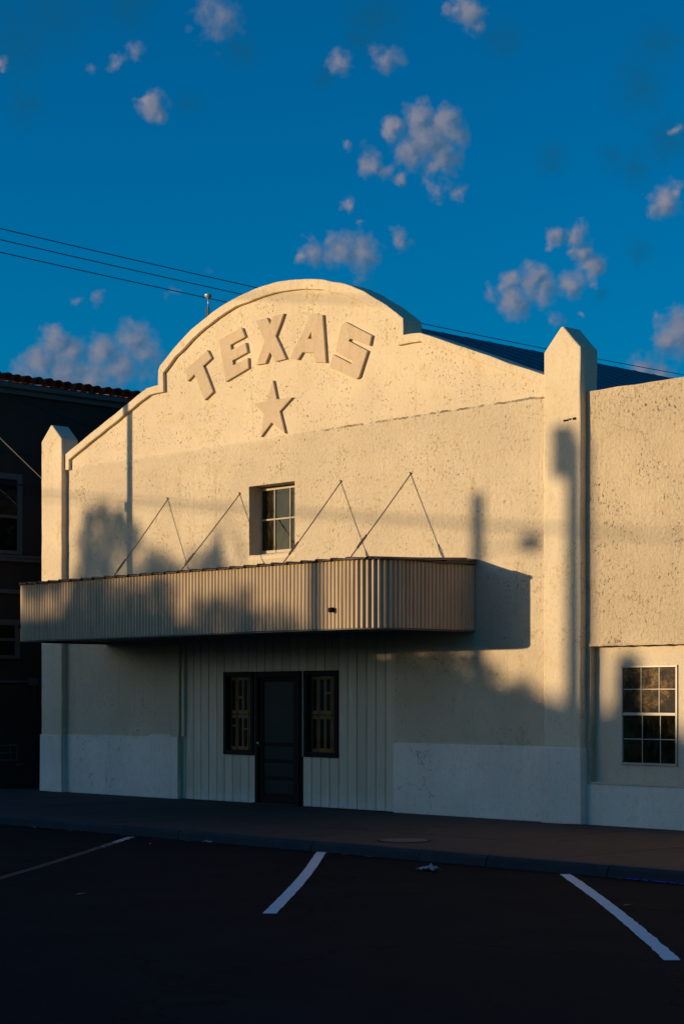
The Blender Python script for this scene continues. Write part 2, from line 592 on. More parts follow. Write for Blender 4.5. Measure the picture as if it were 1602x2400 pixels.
def poly_mesh(loops, y0, y1, bev=0.0):
    """extrude closed (x, z) loops, first outline then holes, from y0 (front) to y1 (back)"""
    cu = bpy.data.curves.new('outline', 'CURVE')
    cu.dimensions = '2D'
    cu.fill_mode = 'BOTH'
    for lp in loops:
        sp = cu.splines.new('POLY')
        sp.points.add(len(lp) - 1)
        for p, (x, z) in zip(sp.points, lp):
            p.co = (x, z, 0, 1)
        sp.use_cyclic_u = True
    cu.extrude = abs(y1 - y0) / 2 - bev
    cu.bevel_depth = bev
    cu.bevel_resolution = 1
    if bev:
        cu.offset = -bev
    ob = bpy.data.objects.new('outline', cu)
    COL.objects.link(ob)
    dg = bpy.context.evaluated_depsgraph_get()
    me = bpy.data.meshes.new_from_object(ob.evaluated_get(dg))
    bpy.data.objects.remove(ob)
    bpy.data.curves.remove(cu)
    me.transform(Matrix(((1, 0, 0, 0), (0, 0, -1, (y0 + y1) / 2), (0, 1, 0, 0), (0, 0, 0, 1))))
    me.materials.clear()
    me.polygons.foreach_set('use_smooth', [False] * len(me.polygons))
    return me


def plate(name, loops, y0, y1, mat, parent=None, bev=0.0, label=None):
    return link(name, poly_mesh(loops, y0, y1, bev), mat, parent, label)


def wobble(loop, step=.09, amp=.006, seed=0.0, closed=True):
    out_ = []
    n = len(loop)
    for i in range(n if closed else n - 1):
        a = Vector(loop[i])
        b = Vector(loop[(i + 1) % n])
        k = max(1, int((b - a).length / step))
        for j in range(k):
            p = a.lerp(b, j / k)
            q = Vector((p.x * 3.1, p.y * 3.1, seed))
            out_.append((p.x + amp * noise.noise(q), p.y + amp * noise.noise(q + Vector((9, 4, 2)))))
    if not closed:
        out_.append(tuple(loop[-1]))
    return out_


def rect(x0, x1, z0, z1):
    return [(x0, z0), (x1, z0), (x1, z1), (x0, z1)]


def thing(name, label, cat, loc=(0, 0, 0), group=None):
    o = bpy.data.objects.new(name, None)
    COL.objects.link(o)
    o.location = loc
    o.empty_display_size = .3
    tag(o, label, cat, group)
    return o


def tag(o, label, cat, group=None):
    o['label'] = label
    o['category'] = cat
    if group:
        o['group'] = group
    return o


def setting(o):
    o['kind'] = 'structure'
    return o


# ------------------------------------------------------------------ ground: street, pavement, kerb, markings
ROAD = -0.115
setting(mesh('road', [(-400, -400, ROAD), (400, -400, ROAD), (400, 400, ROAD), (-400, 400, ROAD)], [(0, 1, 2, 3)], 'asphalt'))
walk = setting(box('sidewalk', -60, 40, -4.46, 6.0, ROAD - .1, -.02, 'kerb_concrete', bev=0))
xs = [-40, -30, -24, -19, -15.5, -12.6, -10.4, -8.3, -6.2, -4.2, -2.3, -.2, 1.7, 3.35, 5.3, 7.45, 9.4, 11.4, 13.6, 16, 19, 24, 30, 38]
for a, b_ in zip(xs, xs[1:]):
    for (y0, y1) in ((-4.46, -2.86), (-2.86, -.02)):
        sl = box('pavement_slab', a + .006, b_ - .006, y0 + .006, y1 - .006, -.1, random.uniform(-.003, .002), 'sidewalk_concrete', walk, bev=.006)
kj = [-40, -34, -28, -22, -16, -12.5, -9.4, -6.4, -3.4, -.9, 2.25, 3.4, 5.9, 7.65, 8.66, 10.3, 12.1, 14.4, 17, 20, 24, 30, 38]
for i, (a, b_) in enumerate(zip(kj, kj[1:])):
    bm = bmesh.new()
    n = max(3, int((b_ - a) / .16))
    rows = []
    for j in range(n + 1):
        x = a + .007 + (b_ - a - .014) * j / n
        w1 = .012 * noise.noise(Vector((x * 1.7, 3, i)))
        w2 = .02 * noise.noise(Vector((x * 2.3, 8, i)))
        chip = .03 * max(0, noise.noise(Vector((x * 4.1, 1.5, 7))) - .25)
        rows.append([bm.verts.new(p) for p in ((x, -4.465, -.2), (x, -4.465, .0 + w1 * .3), (x, -4.585 + chip, .002 + w1 * .4 - chip * .3), (x, -4.625 + w1 + chip, -.03 - chip), (x, -4.665 + w2, ROAD - .06))])
    for r0, r1 in zip(rows, rows[1:]):
        for k in range(4):
            bm.faces.new((r0[k], r1[k], r1[k + 1], r0[k + 1]))
    bm.faces.new(rows[0])
    bm.faces.new(rows[-1][::-1])
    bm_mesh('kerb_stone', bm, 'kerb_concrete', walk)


def stripe(pa, pb, w0, wear, fade=0.0):
    a = Vector(pa)
    b_ = Vector(pb)
    d = (b_ - a).normalized()
    s = Vector((-d.y, d.x))
    n = 70
    vs, fs = [], []
    for i in range(n + 1):
        p = a.lerp(b_, i / n)
        bend = .035 * math.sin(i / n * math.pi)
        for k in (-1, 1):
            e = w0 / 2 + .011 * noise.noise(Vector((i * .9, k * 5, pa[0]))) + .008 * noise.noise(Vector((i * .31, k * 9, pa[0])))
            q = p + s * (k * e + bend)
            vs.append((q.x, q.y, ROAD + .004))
        if i:
            j = 2 * i
            fs.append((j - 2, j - 1, j + 1, j))
    o = mesh('parking_line', vs, fs, 'road_paint')
    o['wear'] = wear
    o['fade'] = fade
    o['kind'] = 'structure'
    return o


stripe((2.66, -4.82), (6.3, -9.3), .10, .64, .45)
stripe((6.10, -4.66), (10.33, -9.22), .115, .47)
stripe((9.82, -4.72), (14.33, -9.05), .115, .47)

# ------------------------------------------------------------------ the stucco hall
hall = thing('stucco_hall', 'cream stucco hall with arched parapet, raised lettering and corrugated metal canopy', 'building', (0, 0, 0))
OUT = [(-5.54, 5.79), (-5.54, 6.08), (-3.66, 6.797), (-3.17, 6.985), (-2.855, 6.99), (-2.855, 7.24), (-2.81, 7.315), (-2.267, 7.658), (-1.986, 7.807), (-1.66, 7.935),
       (-1.364, 8.037), (-.936, 8.144), (-.45, 8.225), (.045, 8.256), (.443, 8.237), (.832, 8.19), (1.215, 8.118), (1.59, 8.012), (1.885, 7.905), (2.103, 7.796),
       (2.319, 7.678), (2.603, 7.512), (2.813, 7.373), (2.945, 7.266), (2.945, 7.025), (3.286, 7.012), (5.67, 6.085)]
INN = [(5.67, 5.80), (5.50, 5.80), (5.495, 6.022), (3.286, 6.883), (2.825, 6.888), (2.815, 7.19), (2.6, 7.36), (2.319, 7.523), (1.958, 7.69), (1.59, 7.84), (1.215, 7.962), (.755, 8.048), (.4, 8.078),
       (.05, 8.088), (-.4, 8.062), (-.85, 8.012), (-1.29, 7.905), (-1.6, 7.795), (-1.91, 7.656), (-2.4, 7.404), (-2.713, 7.183), (-2.713, 6.858), (-3.1, 6.856), (-3.707, 6.63), (-5.434, 5.973), (-5.434, 5.79)]
plate('coping', [wobble(OUT + INN, .07, .012, 1.0)], -.06, .34, 'coping_stucco', hall, bev=.012)
wallout = [(-5.60, .0), (-2.38, .0), (-2.36, 2.70), (2.72, 2.70), (2.72, 0), (5.75, 0), (5.75, 6.02)]
wallout += [(x * .994, z - .05) for x, z in reversed(OUT[1:-1])] + [(-5.60, 5.95)]
WIN = wobble([(-.57, 3.98), (.515, 3.98), (.515, 5.09), (-.57, 5.09)], .06, .008, 4.0)
plate('facade_wall', [wallout, WIN[::-1]], 0, .30, 'facade_stucco', hall)
# smooth lower band, a little proud, with an uneven top edge
top1 = [(x, 1.04 + .018 * noise.noise(Vector((x * 2.2, 1, 0))) + (.045 if -3.1 < x < -2.6 else 0) * 1) for x in [-2.38 - i * .115 for i in range(28)]]
plate('wainscot', [[(-5.57, .002)] + [(-2.375, .002)] + top1 + [(-5.57, 1.04)]], -.02, .04, 'base_stucco', hall)
top2 = [(x, 1.035 + .008 * noise.noise(Vector((x * 2.2, 1, 0)))) for x in [5.68 - i * .115 for i in range(26)]]
plate('wainscot', [[(2.70, .002), (5.68, .002)] + top2 + [(2.70, 1.035)]], -.02, .04, 'base_stucco', hall)


def pilaster(x0, x1, ze, za, xc):
    lp = wobble([(x0, 1.0), (x1, 1.0), (x1, ze), (xc + .02, za), (xc - .02, za), (x0, ze)], .12, .010, x0)
    p = plate('pilaster', [lp], -.12, .25, 'pilaster_stucco', hall, bev=.022)
    plate('pilaster_base', [wobble([(x0 - .03, .002), (x1 + .022, .002), (x1 + .012, 1.03), (x0 - .012, 1.03)], .12, .006, x1)], -.14, .22, 'base_stucco', p, bev=.012)
    return p


pilaster(-6.20, -5.565, 6.355, 6.63, -5.89)
pilR = pilaster(5.665, 6.305, 6.385, 6.70, 5.99)
# broken patch with old bracket holes on the right pilaster
for q in ((6.02, 6.10, 5.415, 5.437), (6.11, 6.15, 5.427, 5.445), (6.18, 6.23, 5.42, 5.45)):
    box('bracket_stub', q[0], q[1], -.136, -.115, q[2], q[3], 'dark_frame', pilR, bev=.004)

# lettering and star
LT = {'T': [[(-2.117, 7.159), (-1.542, 7.414), (-1.434, 7.266), (-1.648, 7.169), (-1.392, 6.711), (-1.61, 6.6), (-1.876, 7.055), (-2.048, 6.963)]],
      'E': [[(-1.248, 7.539), (-.675, 7.658), (-.592, 7.499), (-.951, 7.417), (-.933, 7.335), (-.58, 7.403), (-.536, 7.241), (-.903, 7.161), (-.886, 7.079), (-.523, 7.154), (-.514, 6.983), (-1.07, 6.836)]],
      'X': [[(-.328, 7.716), (-.064, 7.728), (.008, 7.613), (.088, 7.734), (.335, 7.735), (.144, 7.407), (.387, 7.016), (.136, 7.009), (.008, 7.17), (-.097, 7.005), (-.32, 7.012), (-.125, 7.362)]],
      'A': [[(.978, 7.644), (1.225, 7.584), (1.301, 6.836), (1.054, 6.873), (1.024, 7.023), (.766, 7.068), (.661, 6.964), (.481, 7.014)], [(.966, 7.354), (.889, 7.263), (.97, 7.252)]],
      'S': [[(1.73, 7.398), (2.293, 7.114), (2.25, 6.964), (1.84, 7.13), (1.803, 7.102), (2.203, 6.895), (2.023, 6.526), (1.99, 6.505), (1.95, 6.505), (1.384, 6.761), (1.459, 6.944), (1.851, 6.746), (1.888, 6.785), (1.537, 6.964), (1.518, 7.026), (1.637, 7.33), (1.67, 7.38)]]}
for ch, lps in LT.items():
    plate('letter', [wobble([(x_ - .026, z_) for x_, z_ in l], .06, .006, 3.0) for l in lps], -.048, .02, 'letter_stucco', hall, bev=.007, label='raised stucco letter %s' % ch)
STAR = [(.076, 6.716), (.168, 6.404), (.532, 6.396), (.236, 6.21), (.363, 5.847), (.044, 6.053), (-.214, 5.853), (-.137, 6.207), (-.382, 6.409), (-.072, 6.4)]
plate('star', [wobble([(x_ - .026, z_) for x_, z_ in STAR], .08, .005, 2.0)], -.046, .02, 'letter_stucco', hall, bev=.005, label='raised five-pointed star under the lettering')

# upper steel window
uw = box('window', -.56, .505, .31, .33, 3.99, 5.08, 'interior', hall, bev=0, label='small six-pane upper window set deep in the wall')
ufr = []
X0, X1, Z0, Z1 = -.60, .53, 4.02, 5.075
boxes('frame', [(X0, X1, .24, .285, Z1 - .045, Z1), (X0, X1, .24, .285, Z0, Z0 + .045), (X0, X0 + .05, .242, .283, Z0 + .045, Z1 - .045), (X1 - .05, X1, .242, .283, Z0 + .045, Z1 - .045)], 'window_frame_paint', uw, bev=.004)
cols = [X0 + .05, -.225, .145, X1 - .05]
rows_ = [Z0 + .045, 4.56, Z1 - .045]
for c in cols[1:3]:
    box('muntin', c - .010, c + .010, .238, .28, Z0 + .045, Z1 - .045, 'window_frame_paint', uw, bev=.003)
box('muntin', X0 + .05, X1 - .05, .243, .277, 4.56 - .013, 4.56 + .013, 'window_frame_paint', uw, bev=.003)
for i in range(3):
    for j in range(2):
        o = box('pane', cols[i] + .002, cols[i + 1] - .002, .258, .262, rows_[j] + .002, rows_[j + 1] - .002, 'dusty_reflection_glass', uw, bev=0)
        o.rotation_euler = (0, 0, 0)
mesh('sill', [(-.59, -.004, 3.955), (.535, -.004, 3.955), (.535, .30, 4.035), (-.59, .30, 4.035), (-.59, -.004, 3.90), (.535, -.004, 3.90), (.535, .30, 3.90), (-.59, .30, 3.90)],
     [(0, 1, 2, 3), (4, 7, 6, 5), (0, 4, 5, 1), (1, 5, 6, 2), (2, 6, 7, 3), (3, 7, 4, 0)], 'pilaster_stucco', uw)

# board-clad recess under the canopy
plate('backing_panel', [rect(-2.6, 2.9, 0, 2.75), rect(-1.28, -.555, .785, 2.108)[::-1], rect(.655, 1.405, .785, 2.108)[::-1]], .13, .15, 'interior', hall)
PX = [-2.49, -2.29, -2.09, -1.89, -1.69, -1.485, -1.29, -1.09, -.89, -.69, -.49]
PR = [.61, .81, 1.015, 1.215, 1.415, 1.615, 1.82, 2.025, 2.225, 2.43, 2.62, 2.80]
TOPX = [-1.29, -1.09, -.89, -.69, -.49, -.285, -.085, .115, .315, .515, .71, .91, 1.11, 1.275, 1.415]


def board(a, b_, z0, z1):
    box('board', a + .006, b_ - .006, .088 + random.uniform(-.002, .002), .128, z0, z1, 'board_paint', hall, bev=.004)


for a, b_ in zip(PX[:6], PX[1:7]):
    board(a, b_, .004, 2.74)
for a, b_ in zip(PX[6:10], PX[7:11]):
    board(a, b_, .004, .775)
for a, b_ in zip(PR[:4], PR[1:5]):
    board(a, b_, .004, .775)
for a, b_ in zip(PR[4:], PR[5:]):
    board(a, b_, .004, 2.74)
for a, b_ in zip(TOPX, TOPX[1:]):
    board(a, b_, 2.118, 2.74)
box('board', -.545, -.486, .09, .128, .775, 2.118, 'board_paint', hall, bev=.003)
box('board', .585, .645, .09, .128, .775, 2.118, 'board_paint', hall, bev=.003)
box('corner_trim', -2.345, -2.275, .035, .086, 1.05, 2.72, 'board_paint', hall, bev=.005)
box('corner_trim', 2.60, 2.70, .03, .086, 1.05, 2.72, 'board_paint', hall, bev=.005)


def side_window(x0, x1, lab, seed):
    rr = random.Random(seed)
    z0, z1 = .775, 2.118
    wn = box('window', x0 + .02, x1 - .02, .35, .36, z0, z1, 'interior', hall, bev=0, label=lab)
    fw = .075
    boxes('frame', [(x0, x1, .055, .34, z1 - fw, z1), (x0, x1, .055, .34, z0, z0 + fw), (x0, x0 + fw, .057, .34, z0 + fw, z1 - fw), (x1 - fw, x1, .057, .34, z0 + fw, z1 - fw)], 'dark_frame', wn, bev=.006)
    gx0, gx1 = x0 + fw, x1 - fw
    box('pane', gx0, gx1, .135, .14, z0 + fw, z1 - fw, 'clear_glass', wn, bev=0)
    # folded wooden shutters behind the glass, two tiers
    zm = 1.43
    n = 4
    pw = (gx1 - gx0) / n
    for (a, b_) in ((z0 + fw, zm - .006), (zm + .006, z1 - fw)):
        for i in range(n):
            u0 = gx0 + i * pw + .003
            u1 = gx0 + (i + 1) * pw - .003
            y = .16 + .012 * (i % 2)
            st = .026
            lst = [(u0, u0 + st, y, y + .018, a, b_), (u1 - st, u1, y, y + .018, a, b_), (u0 + st, u1 - st, y + .001, y + .017, a, a + .06), (u0 + st, u1 - st, y + .001, y + .017, b_ - .06, b_)]
            if rr.random() < .5:
                zc = a + rr.uniform(.25, .4)
                lst.append((u0 + st, u1 - st, y + .001, y + .017, zc, zc + .03))
            boxes('shutter', lst, 'shutter_wood', wn, bev=.002)
    return wn


side_window(-1.29, -.545, 'black-framed window left of the door with folded wood shutters', 1)
side_window(.645, 1.415, 'black-framed window right of the door with folded wood shutters', 5)

# door
dr = boxes('door', [(-.475, -.405, .03, .13, 0, 2.115), (.505, .578, .03, .13, 0, 2.115), (-.405, .505, .032, .13, 2.02, 2.115)], 'dark_frame', hall, bev=.006, label='dark glazed door with horizontal rails in black frame')
box('stile', -.40, -.315, .075, .115, .02, 2.015, 'door_paint', dr)
box('stile', .395, .50, .075, .115, .02, 2.015, 'door_paint', dr)
for z0, z1 in ((1.955, 2.015), (.93, .985), (.665, .72), (.395, .45), (.02, .175)):
    box('rail', -.313, .393, .077, .113, z0, z1, 'door_paint', dr)
for z0, z1 in ((.985, 1.955), (.72, .93), (.45, .665), (.175, .395)):
    box('pane', -.313, .393, .093, .098, z0, z1, 'door_glass', dr, bev=0)
box('threshold', -.475, .578, -.03, .12, .002, .02, 'kerb_concrete', dr)
bm = bmesh.new()
bmesh.ops.create_uvsphere(bm, u_segments=12, v_segments=8, radius=.03, matrix=Matrix.Translation((-.375, .03, .97)))
add_tube(bm, [(-.375, .08, .97), (-.375, .03, .97)], .012, 8)
bmesh.ops.create_uvsphere(bm, u_segments=10, v_segments=6, radius=.018, matrix=Matrix.Translation((-.405, .07, .93)))
bm_mesh('handle', bm, 'brass', dr, smooth=True)

# ------------------------------------------------------------------ canopy
YF, XL, XR, RC = -2.0, -4.4, 4.31, .5


def path_pt(s, xl=XL, xr=XR, yf=YF, r=RC):
    """point and outward normal at distance s along the canopy edge, from the left wall end round to the right wall end"""
    a = -yf - r
    q = math.pi / 2 * r
    f = xr - xl - 2 * r
    if s < a:
        return Vector((xl, -s)), Vector((-1, 0))
    s -= a
    if s < q:
        t = s / r
        return Vector((xl + r - r * math.cos(t), yf + r - r * math.sin(t))), Vector((-math.cos(t), -math.sin(t)))
    s -= q
    if s < f:
        return Vector((xl + r + s, yf)), Vector((0, -1))
    s -= f
    if s < q:
        t = s / r
        return Vector((xr - r + r * math.sin(t), yf + r - r * math.cos(t))), Vector((math.sin(t), -math.cos(t)))
    s -= q
    return Vector((xr, yf + r + s)), Vector((1, 0))


LEN = 2 * (2.0 - RC) + math.pi * RC + (XR - XL - 2 * RC)


def outline(off, n=60):
    pts = []
    for i in range(n + 1):
        p, nn = path_pt(LEN * i / n * .99999)
        pts.append(p + nn * off)
    return pts


def slab(name, off, z0, z1, mat, parent, yb=-.002, zslope=0.0):
    pts = outline(off)
    pts[0].y = pts[-1].y = yb
    n = len(pts)
    zz = lambda p: zslope * (p.y + 2.0)
    vs = [(p.x, p.y, z0 + zz(p)) for p in pts] + [(p.x, p.y, z1 + zz(p)) for p in pts]
    fs = [tuple(range(n))[::-1], tuple(range(n, 2 * n))] + [(i, (i + 1) % n, n + (i + 1) % n, n + i) for i in range(n)]
    return mesh(name, vs, fs, mat, parent)


canopy = slab('canopy', -.07, 2.672, 2.70, 'soffit_paint', hall)
canopy['label'] = 'corrugated metal canopy with rounded corners over the entrance'
slab('roof_deck', -.05, 3.555, 3.58, 'soffit_paint', canopy)
# framing board behind the fascia
pts = outline(-.055)
vs, fs = [], []
for p in pts:
    vs += [(p.x, p.y, 2.69), (p.x, p.y, 3.56)]
for i in range(len(pts) - 1):
    fs.append((2 * i, 2 * i + 2, 2 * i + 3, 2 * i + 1))
mesh('fascia_frame', vs, fs, 'soffit_paint', canopy)
PITCH = .075
AMP = .0135


def bot(s):
    return 2.643 + .010 * noise.noise(Vector((s * .55, 2, 0))) + .008 * (s / LEN)


def topz(s):
    return 3.572 + .006 * noise.noise(Vector((s * .7, 5, 0)))


seams = [0.0, .78]
while seams[-1] < LEN - .9:
    seams.append(seams[-1] + 12 * PITCH)
seams[-1] = LEN
for si, (a, b_) in enumerate(zip(seams, seams[1:])):
    n = int((b_ - a) / (PITCH / 10))
    lift = .002 * (si % 2)
    vs, fs = [], []
    for i in range(n + 1):
        s = min(a + (b_ - a + .02) * i / n, LEN - 1e-4)
        p, nn = path_pt(s)
        ph = 2 * math.pi * s / PITCH
        dent = .006 * noise.noise(Vector((s * .9, 11, 0)))
        for k, z in enumerate((bot(s), bot(s) * .66 + topz(s) * .34, bot(s) * .33 + topz(s) * .67, topz(s))):
            q = p + nn * (AMP * math.sin(ph) + lift + dent + .004 * noise.noise(Vector((s * 1.4, z * 2.5, 3))))
            vs.append((q.x, q.y if s < LEN - .01 else min(q.y, -.003), z))
        if i:
            j = 4 * i
            for k in range(3):
                fs.append((j - 4 + k, j + k, j + k + 1, j - 3 + k))
    mesh('fascia_sheet', vs, fs, 'fascia_paint', canopy, smooth=True)
# lower edge angle
for nm, off, z0, z1 in (('edge_angle', .002, 2.628, 2.643),):
    pts = outline(off, 90)
    vs, fs = [], []
    for p, q in zip(pts, outline(-.05, 90)):
        vs += [(p.x, p.y, z0), (p.x, p.y, z1), (q.x, q.y, z1 + .001), (q.x, q.y, z0)]
    for i in range(len(pts) - 1):
        j = 4 * i
        for k in range(4):
            fs.append((j + k, j + 4 + k, j + 4 + (k + 1) % 4, j + (k + 1) % 4))
    mesh(nm, vs, fs, 'soffit_paint', canopy)


# ribbed roof sheets, ribs running out from the wall; the eave follows the rounded outline
def eave_y(x, off=.055):
    if x < XL + RC:
        u = XL + RC - x
        rr = RC + off
        return -2.0 + RC - math.sqrt(max(0.0, rr * rr - u * u)) if u < rr else -.3
    if x > XR - RC:
        u = x - (XR - RC)
        rr = RC + off
        return -2.0 + RC - math.sqrt(max(0.0, rr * rr - u * u)) if u < rr else -.3
    return YF - off


RIB = .305
x = XL - .05
sheet = 0
while x < XR + .05:
    xe = min(x + RIB * 3, XR + .055)
    prof = []
    k = 0
    while x + k * RIB < xe - .01:
        r0 = x + k * RIB
        prof += [(r0, 0.0), (r0 + .022, .034), (r0 + .052, .034), (r0 + .085, 0.0), (r0 + .16, .0), (r0 + .175, .006), (r0 + .205, .006), (r0 + .22, 0)]
        k += 1
    prof = [p for p in prof if p[0] < xe] + [(xe, 0.0)]
    vs, fs = [], []
    for i, (px, pz) in enumerate(prof):
        ye = eave_y(px) + .012 * noise.noise(Vector((px * 2, 0, 0)))
        lift = .008 * noise.noise(Vector((px * 1.1, 4, 0)))
        for yy, zz in ((ye, 3.583 + pz + lift), (ye * .5, 3.612 + pz), (-.004, 3.66 + pz), (ye, 3.577 + pz + lift), (ye * .5, 3.606 + pz), (-.004, 3.654 + pz)):
            vs.append((px, yy, zz))
        if i:
            j = 6 * i
            fs += [(j - 6, j, j + 1, j - 5), (j - 5, j + 1, j + 2, j - 4), (j - 3, j - 2, j + 4, j + 3), (j - 2, j - 1, j + 5, j + 4), (j - 6, j - 3, j + 3, j)]
    mesh('roof_sheet', vs, fs, 'roof_edge_metal', canopy)
    x = xe
    sheet += 1
# edge roll on the right-hand end and the crumpled flashing by the wall
pth = []
for i in range(31):
    s = LEN - 2.35 + 2.33 * i / 30
    p, nn = path_pt(s)
    q = p + nn * .03
    pth.append((q.x, q.y, 3.588 + .012 * math.sin(i * .5) * (i / 30)))
tube('edge_roll', pth, [.016 + .004 * math.sin(i) for i in range(31)], 'roof_edge_metal', canopy)
bm = bmesh.new()
g = [[None] * 5 for _ in range(13)]
for i in range(13):
    for j in range(5):
        u = i / 12
        yy = -.62 + .60 * u
        zz = 3.60 + .025 * j / 4 * (1 + .6 * u) + .035 * u * u + .012 * noise.noise(Vector((i * .8, j * 1.3, 2)))
        g[i][j] = bm.verts.new((4.30 + .045 * math.sin(j * .8) + .02 * noise.noise(Vector((i * .9, j * .7, 8))), yy, zz))
for i in range(12):
    for j in range(4):
        bm.faces.new((g[i][j], g[i + 1][j], g[i + 1][j + 1], g[i][j + 1]))
bm_mesh('flashing', bm, 'flashing', canopy)
# drain spout stubs through the fascia
tube('drain_spout', [(3.50, -1.96, 2.91), (3.50, -2.07, 2.90)], .035, 'dark_frame', canopy, n=14)
tube('drain_spout', [(-4.12, -1.86, 2.9), (-4.19, -1.97, 2.89)], .035, 'dark_frame', canopy, n=14)

# hanger rods with turnbuckles, hooked into the wall
for hx, hz, by, bz, t in ((-2.66, 5.06, -1.16, 3.66, .84), (-.80, 5.0, -1.26, 3.65, .83), (1.56, 5.0, -1.22, 3.65, .80), (3.04, 4.99, -1.27, 3.65, .79)):
    a = Vector((hx, .01, hz))
    e = Vector((hx, by, bz))
    mid = [a + (e - a) * (i / 8) + Vector((0, 0, -.012 * math.sin(math.pi * i / 8))) for i in range(9)]
    rod = tube('hanger_rod', mid, .0085, 'rod_steel', canopy, n=6)
    d = (e - a).normalized()
    c = a + (e - a) * t
    u = Vector((1, 0, 0))
    bm = bmesh.new()
    add_tube(bm, [c - d * .10, c - d * .07 + u * .022, c + d * .07 + u * .022, c + d * .10], .008, 6)
    add_tube(bm, [c - d * .10, c - d * .07 - u * .022, c + d * .07 - u * .022, c + d * .10], .008, 6)
    add_tube(bm, [c - d * .13, c - d * .09], .017, 8)
    add_tube(bm, [c + d * .09, c + d * .13], .017, 8)
    bm_mesh('turnbuckle', bm, 'rod_steel', canopy, smooth=True)
    bm = bmesh.new()
    add_tube(bm, [a + Vector((-.03, .01, .01)), a + Vector((-.01, -.02, .012)), a + Vector((.02, -.012, -.01))], .012, 6)
    bm_mesh('wall_hook', bm, 'rod_steel', canopy, smooth=True)

# ------------------------------------------------------------------ roof of the hall and things on it
prof = [(-6.1, 5.3)] + [(-6.1 + 6.1 * i / 8, 5.55 + 2.47 * (i / 8) ** .96) for i in range(9)]
prof += [(-x_, z_) for x_, z_ in reversed(prof[:-1])]
n = len(prof)
vs = [(x_, .36, z_) for x_, z_ in prof] + [(x_, 34, z_) for x_, z_ in prof]
mesh('roof', vs, [tuple(range(n)), tuple(range(2 * n - 1, n - 1, -1))] + [(i, n + i, n + (i + 1) % n, (i + 1) % n) for i in range(n)], 'dark_roof', hall)
rb = []
for i in range(56):
    y = .9 + i * .6
    rb.append(y)
bm = bmesh.new()
for y in rb:
    for i in range(9, 17):
        (xa, za), (xb, zb) = prof[i], prof[i + 1]
        q = [bm.verts.new((xa, y - .02, za + .004)), bm.verts.new((xa, y, za + .012)), bm.verts.new((xa, y + .02, za + .004)), bm.verts.new((xb, y - .02, zb + .004)), bm.verts.new((xb, y, zb + .012)), bm.verts.new((xb, y + .02, zb + .004))]
        bm.faces.new((q[0], q[1], q[4], q[3]))
        bm.faces.new((q[1], q[2], q[5], q[4]))
o = bm_mesh('roof_seam', bm, 'dark_roof', hall)
o['kind'] = 'stuff'
vent = thing('vent_mast', 'thin roof mast with small bowl-shaped cap behind the arched parapet', 'mast', (-2.62, .85, 7.0))
tube('mast_pipe', [(-2.62, .85, 7.0), (-2.62, .85, 8.42)], .022, 'galvanised', vent)
tube('mast_tip', [(-2.62, .85, 8.40), (-2.62, .85, 8.585)], .012, 'galvanised', vent)
tube('side_conduit', [(-2.67, .85, 7.0), (-2.67, .85, 8.36), (-2.65, .85, 8.42)], .010, 'rod_steel', vent)
bm = bmesh.new()
rings = []
for r_, z_ in ((.012, 8.555), (.035, 8.565), (.058, 8.59), (.066, 8.618), (.066, 8.626), (.0, 8.626)):
    rings.append([bm.verts.new((-2.62 + r_ * math.cos(k * math.pi / 8), .85 + r_ * math.sin(k * math.pi / 8), z_)) for k in range(16)])
for r0, r1 in zip(rings, rings[1:]):
    for k in range(16):
        bm.faces.new((r0[k], r0[(k + 1) % 16], r1[(k + 1) % 16], r1[k]))
bmesh.ops.remove_doubles(bm, verts=bm.verts, dist=.0005)
bm_mesh('cap', bm, 'flashing', vent, smooth=True)

# ------------------------------------------------------------------ right-hand wing
wing = thing('stucco_wing', 'flat-topped rough stucco wing with recessed panel, right of the tall pilaster', 'building', (6.4, 0, 0))
wtop = [(x_, 5.80 + .014 * noise.noise(Vector((x_ * 3, 0, 5)))) for x_ in [14 - i * .15 for i in range(52)]]
plate('wing_wall', [[(6.2, 0), (14, 0)] + wtop + [(6.2, 5.80)], wobble(rect(6.375, 8.36, .56, 2.40), .1, .006, 6.0)[::-1]], .005, .30, 'wing_stucco', wing)
plate('recessed_panel', [rect(6.3, 8.42, .5, 2.46), rect(6.815, 7.715, .815, 2.122)], .115, .24, 'panel_stucco', wing)
plate('panel_sill', [[(6.375, .545), (8.36, .545), (8.36, .575), (6.375, .575)]], -.012, .12, 'panel_stucco', wing, bev=.006)
lip = [(6.36 + i * .05, 2.385 + .012 * noise.noise(Vector((i * .4, 3, 1)))) for i in range(41)]
plate('panel_lintel', [lip + [(x_, z_ + .03 + .008 * noise.noise(Vector((x_ * 9, 1, 1)))) for x_, z_ in reversed(lip)]], -.018, .02, 'wing_stucco', wing)
plate('wing_wainscot', [[(6.2, .002), (14, .002), (14, .54), (6.2, .54)]], -.012, .02, 'base_stucco', wing)
ww = box('window', 6.83, 7.70, .23, .25, .83, 2.11, 'interior', wing, bev=0, label='metal double-hung window with six dusty panes in each sash')
A = 'aluminium'
x0, x1, z0, z1, zm = 6.815, 7.715, .815, 2.122, 1.485
boxes('frame', [(x0, x1, .095, .15, z1 - .028, z1), (x0, x1, .085, .15, z0, z0 + .03), (x0, x0 + .022, .097, .15, z0 + .03, z1 - .028), (x1 - .03, x1, .097, .15, z0 + .03, z1 - .028)], A, ww, bev=.003)
box('meeting_rail', x0 + .022, x1 - .03, .10, .145, zm - .02, zm + .02, A, ww, bev=.003)
